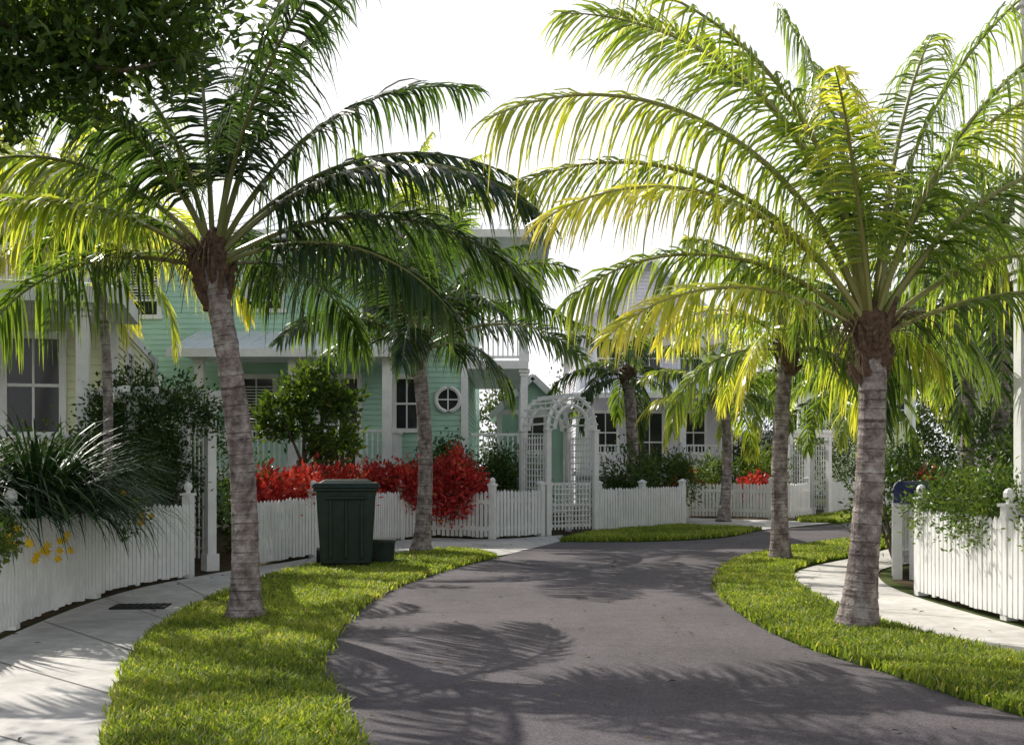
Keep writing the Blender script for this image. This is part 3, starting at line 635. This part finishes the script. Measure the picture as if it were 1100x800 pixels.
shrub('green_bush',[((-5.2,17.2,1.1),(.8,.8,1.0),2200),((-6.1,18.6,1.2),(.9,.8,1.1),2200),((-4.6,18.8,.8),(.6,.6,.8),1400)],.1,seed=14,tr=(0,.7))
shrub('lantana_bush',[((5.15,9.7,1.05),(.42,.7,.4),4200),((4.98,11.2,1.08),(.45,.75,.42),4800),((5.0,12.4,1.05),(.42,.4,.48),2800),((5.25,8.4,.98),(.35,.5,.38),2200)],.06,seed=15,tr=(.3,1))
shrub('green_bush',[((6.0,16.8,1.0),(.7,.6,.7),2400),((9.6,20.5,1.5),(1.2,.9,1.2),4600),((11.5,22,1.6),(1.4,1,1.4),4800),((7.2,18.9,1.0),(.7,.7,.8),2200)],.1,seed=16,tr=(.0,.7))
shrub('green_bush',[((6.5,13.2,1.2),(1.0,.9,1.1),6500),((8.2,14.5,1.4),(1.2,1,1.4),6200),((9.4,17,1.5),(1.2,1,1.5),5400)],.09,seed=26,tr=(.0,.75))
shrub('garden_hedge',[((14,25.0,1.6),(1.8,1.0,1.5),4500),((18,25.5,1.8),(2,1.2,1.7),4500)],.15,'leaf_far',17)
bl=[]
r=np.random.default_rng(77)
for x in np.arange(-34,48,4.2): bl.append(((x+r.uniform(-1,1),62+r.uniform(-4,4)-(0 if x<26 else (x-26)*.6),2.4+r.uniform(-.4,1.2)),(3.0,2.2,2.6+r.uniform(-.5,1.2)),4500))
shrub('distant_trees',bl,.32,'leaf_far',18)
shrub('distant_trees',[((-17,24,2.5),(2.5,2,2.6),4500),((-15,32,3),(3,2,3.2),4500),((1.2,44,2.2),(1.5,1.2,2.2),2500),((10,42,1.9),(2,1.5,1.6),3400),((14,44,2),(2.5,1.5,1.9),3600)],.18,'leaf_far',19)

def strap(name,c,n,L,seed,w=.022,lean=(0,0)):
    r=np.random.default_rng(seed);g=G();az=r.random(n)*6.283;el=R(86)-r.random(n)**.8*R(50);be=R(70)+r.random(n)*R(80);LL=L*r.uniform(.6,1.1,n)
    p=np.array(c)+np.c_[np.cos(az)*.12,np.sin(az)*.12,r.random(n)*.15];k=7;sec=[]
    Wd=np.c_[-np.sin(az),np.cos(az),0*az];ww=w*r.uniform(.7,1.2,n)
    for i in range(k):
        t=i/(k-1);f=[.7,1,1,.9,.7,.45,.05][i]
        sec+=[p-Wd*(ww*f)[:,None],p+Wd*(ww*f)[:,None]]
        e_=el-be*t**1.2
        p=p+np.c_[np.cos(e_)*np.cos(az)+lean[0]*t,np.cos(e_)*np.sin(az)+lean[1]*t,np.sin(e_)]*(LL/(k-1))[:,None]
    V=np.stack(sec,1).reshape(-1,3);V[:,2]=np.maximum(V[:,2],.02);i=np.arange(n)[:,None]*2*k
    g.add(V,np.concatenate([i+np.array([[q,q+1,q+3,q+2]]) for q in range(0,2*k-2,2)]),0,np.repeat(np.clip(r.normal(.35,.2,n),0,1),2*k))
    return g.obj(name,[M['strap']])
strap('strap_leaf_plant',(-4.85,11.0,.8),800,1.6,1,w=.015,lean=(.22,-.05))
strap('strap_leaf_plant',(-5.3,9.9,.8),520,1.5,2,w=.015,lean=(.1,0))
strap('strap_leaf_plant',(-5.8,11.3,.8),520,1.5,3,w=.015)
strap('strap_leaf_plant',(-5.1,12.2,.65),520,1.5,4,w=.015,lean=(.1,0))
r=np.random.default_rng(5);g=G()
def blooms(g,c,rad,n,s):
    P=np.array(c)+r.normal(0,1,(n,3))*np.array(rad)*.6
    for p_ in P:
        a=np.arange(6)*1.047+r.random();o=np.c_[np.cos(a),-.3+0*a,np.sin(a)]
        g.leaves(np.tile(p_,(6,1)),o,np.tile([0,-1.,.1],(6,1)),s,s*.55,0,r.random(6))
blooms(g,(-4.5,9.4,.92),(.25,.3,.14),14,.055);blooms(g,(-4.6,12.9,1.0),(.15,.35,.18),9,.05);blooms(g,(-4.45,10.4,.7),(.08,.5,.2),12,.05)
clump(g,(-4.65,9.4,.85),(.25,.35,.22),1100,.09,r,mat=1,trange=(.5,1));clump(g,(-4.7,12.9,.9),(.2,.35,.3),800,.08,r,mat=1,trange=(.3,.9))
g.obj('yellow_flowering_plant',[M['flower'],M['leaf']])

# ------------------------------------------------------------ light, sky, camera
sx,sy=-.65,.76;elv=R(43)
w=bpy.data.worlds.new('World');scene.world=w;w.use_nodes=True;nt=w.node_tree;bg=nt.nodes['Background']
sk=nt.nodes.new('ShaderNodeTexSky');sk.sky_type='NISHITA';sk.sun_disc=False;sk.sun_elevation=elv;sk.sun_rotation=math.atan2(sx,sy)
sk.air_density=1.0;sk.dust_density=3;sk.ozone_density=1
# white summer haze thickening toward the horizon
tc=nt.nodes.new('ShaderNodeTexCoord');sp=nt.nodes.new('ShaderNodeSeparateXYZ');nt.links.new(tc.outputs['Generated'],sp.inputs[0])
mr=nt.nodes.new('ShaderNodeMapRange');mr.inputs['From Min'].default_value=.36;mr.inputs['From Max'].default_value=.75;mr.inputs['To Min'].default_value=.97;mr.inputs['To Max'].default_value=.0
nt.links.new(sp.outputs['Z'],mr.inputs['Value'])
mx=nt.nodes.new('ShaderNodeMix');mx.data_type='RGBA';nt.links.new(mr.outputs[0],mx.inputs[0]);nt.links.new(sk.outputs[0],mx.inputs[6]);mx.inputs[7].default_value=(8.7,8.75,8.9,1)
nt.links.new(mx.outputs[2],bg.inputs['Color']);bg.inputs['Strength'].default_value=.14
ld=bpy.data.lights.new('sun','SUN');ld.energy=5;ld.angle=R(.5);ld.color=(1,.96,.87);lo=bpy.data.objects.new('sun',ld);scene.collection.objects.link(lo)
h=math.hypot(sx,sy);to=Vector((sx/h*math.cos(elv),sy/h*math.cos(elv),math.sin(elv)));lo.rotation_euler=to.to_track_quat('Z','Y').to_euler();lo.location=(-20,20,30)
cd=bpy.data.cameras.new('camera');cam=bpy.data.objects.new('camera',cd);scene.collection.objects.link(cam)
cam.location=(0,0,1.5);cam.rotation_euler=(R(90),0,0);cd.lens=37.64;cd.sensor_width=36;cd.shift_y=.0909;cd.clip_end=2000;scene.camera=cam
scene.view_settings.view_transform='Standard';scene.view_settings.look='None';scene.view_settings.exposure=0
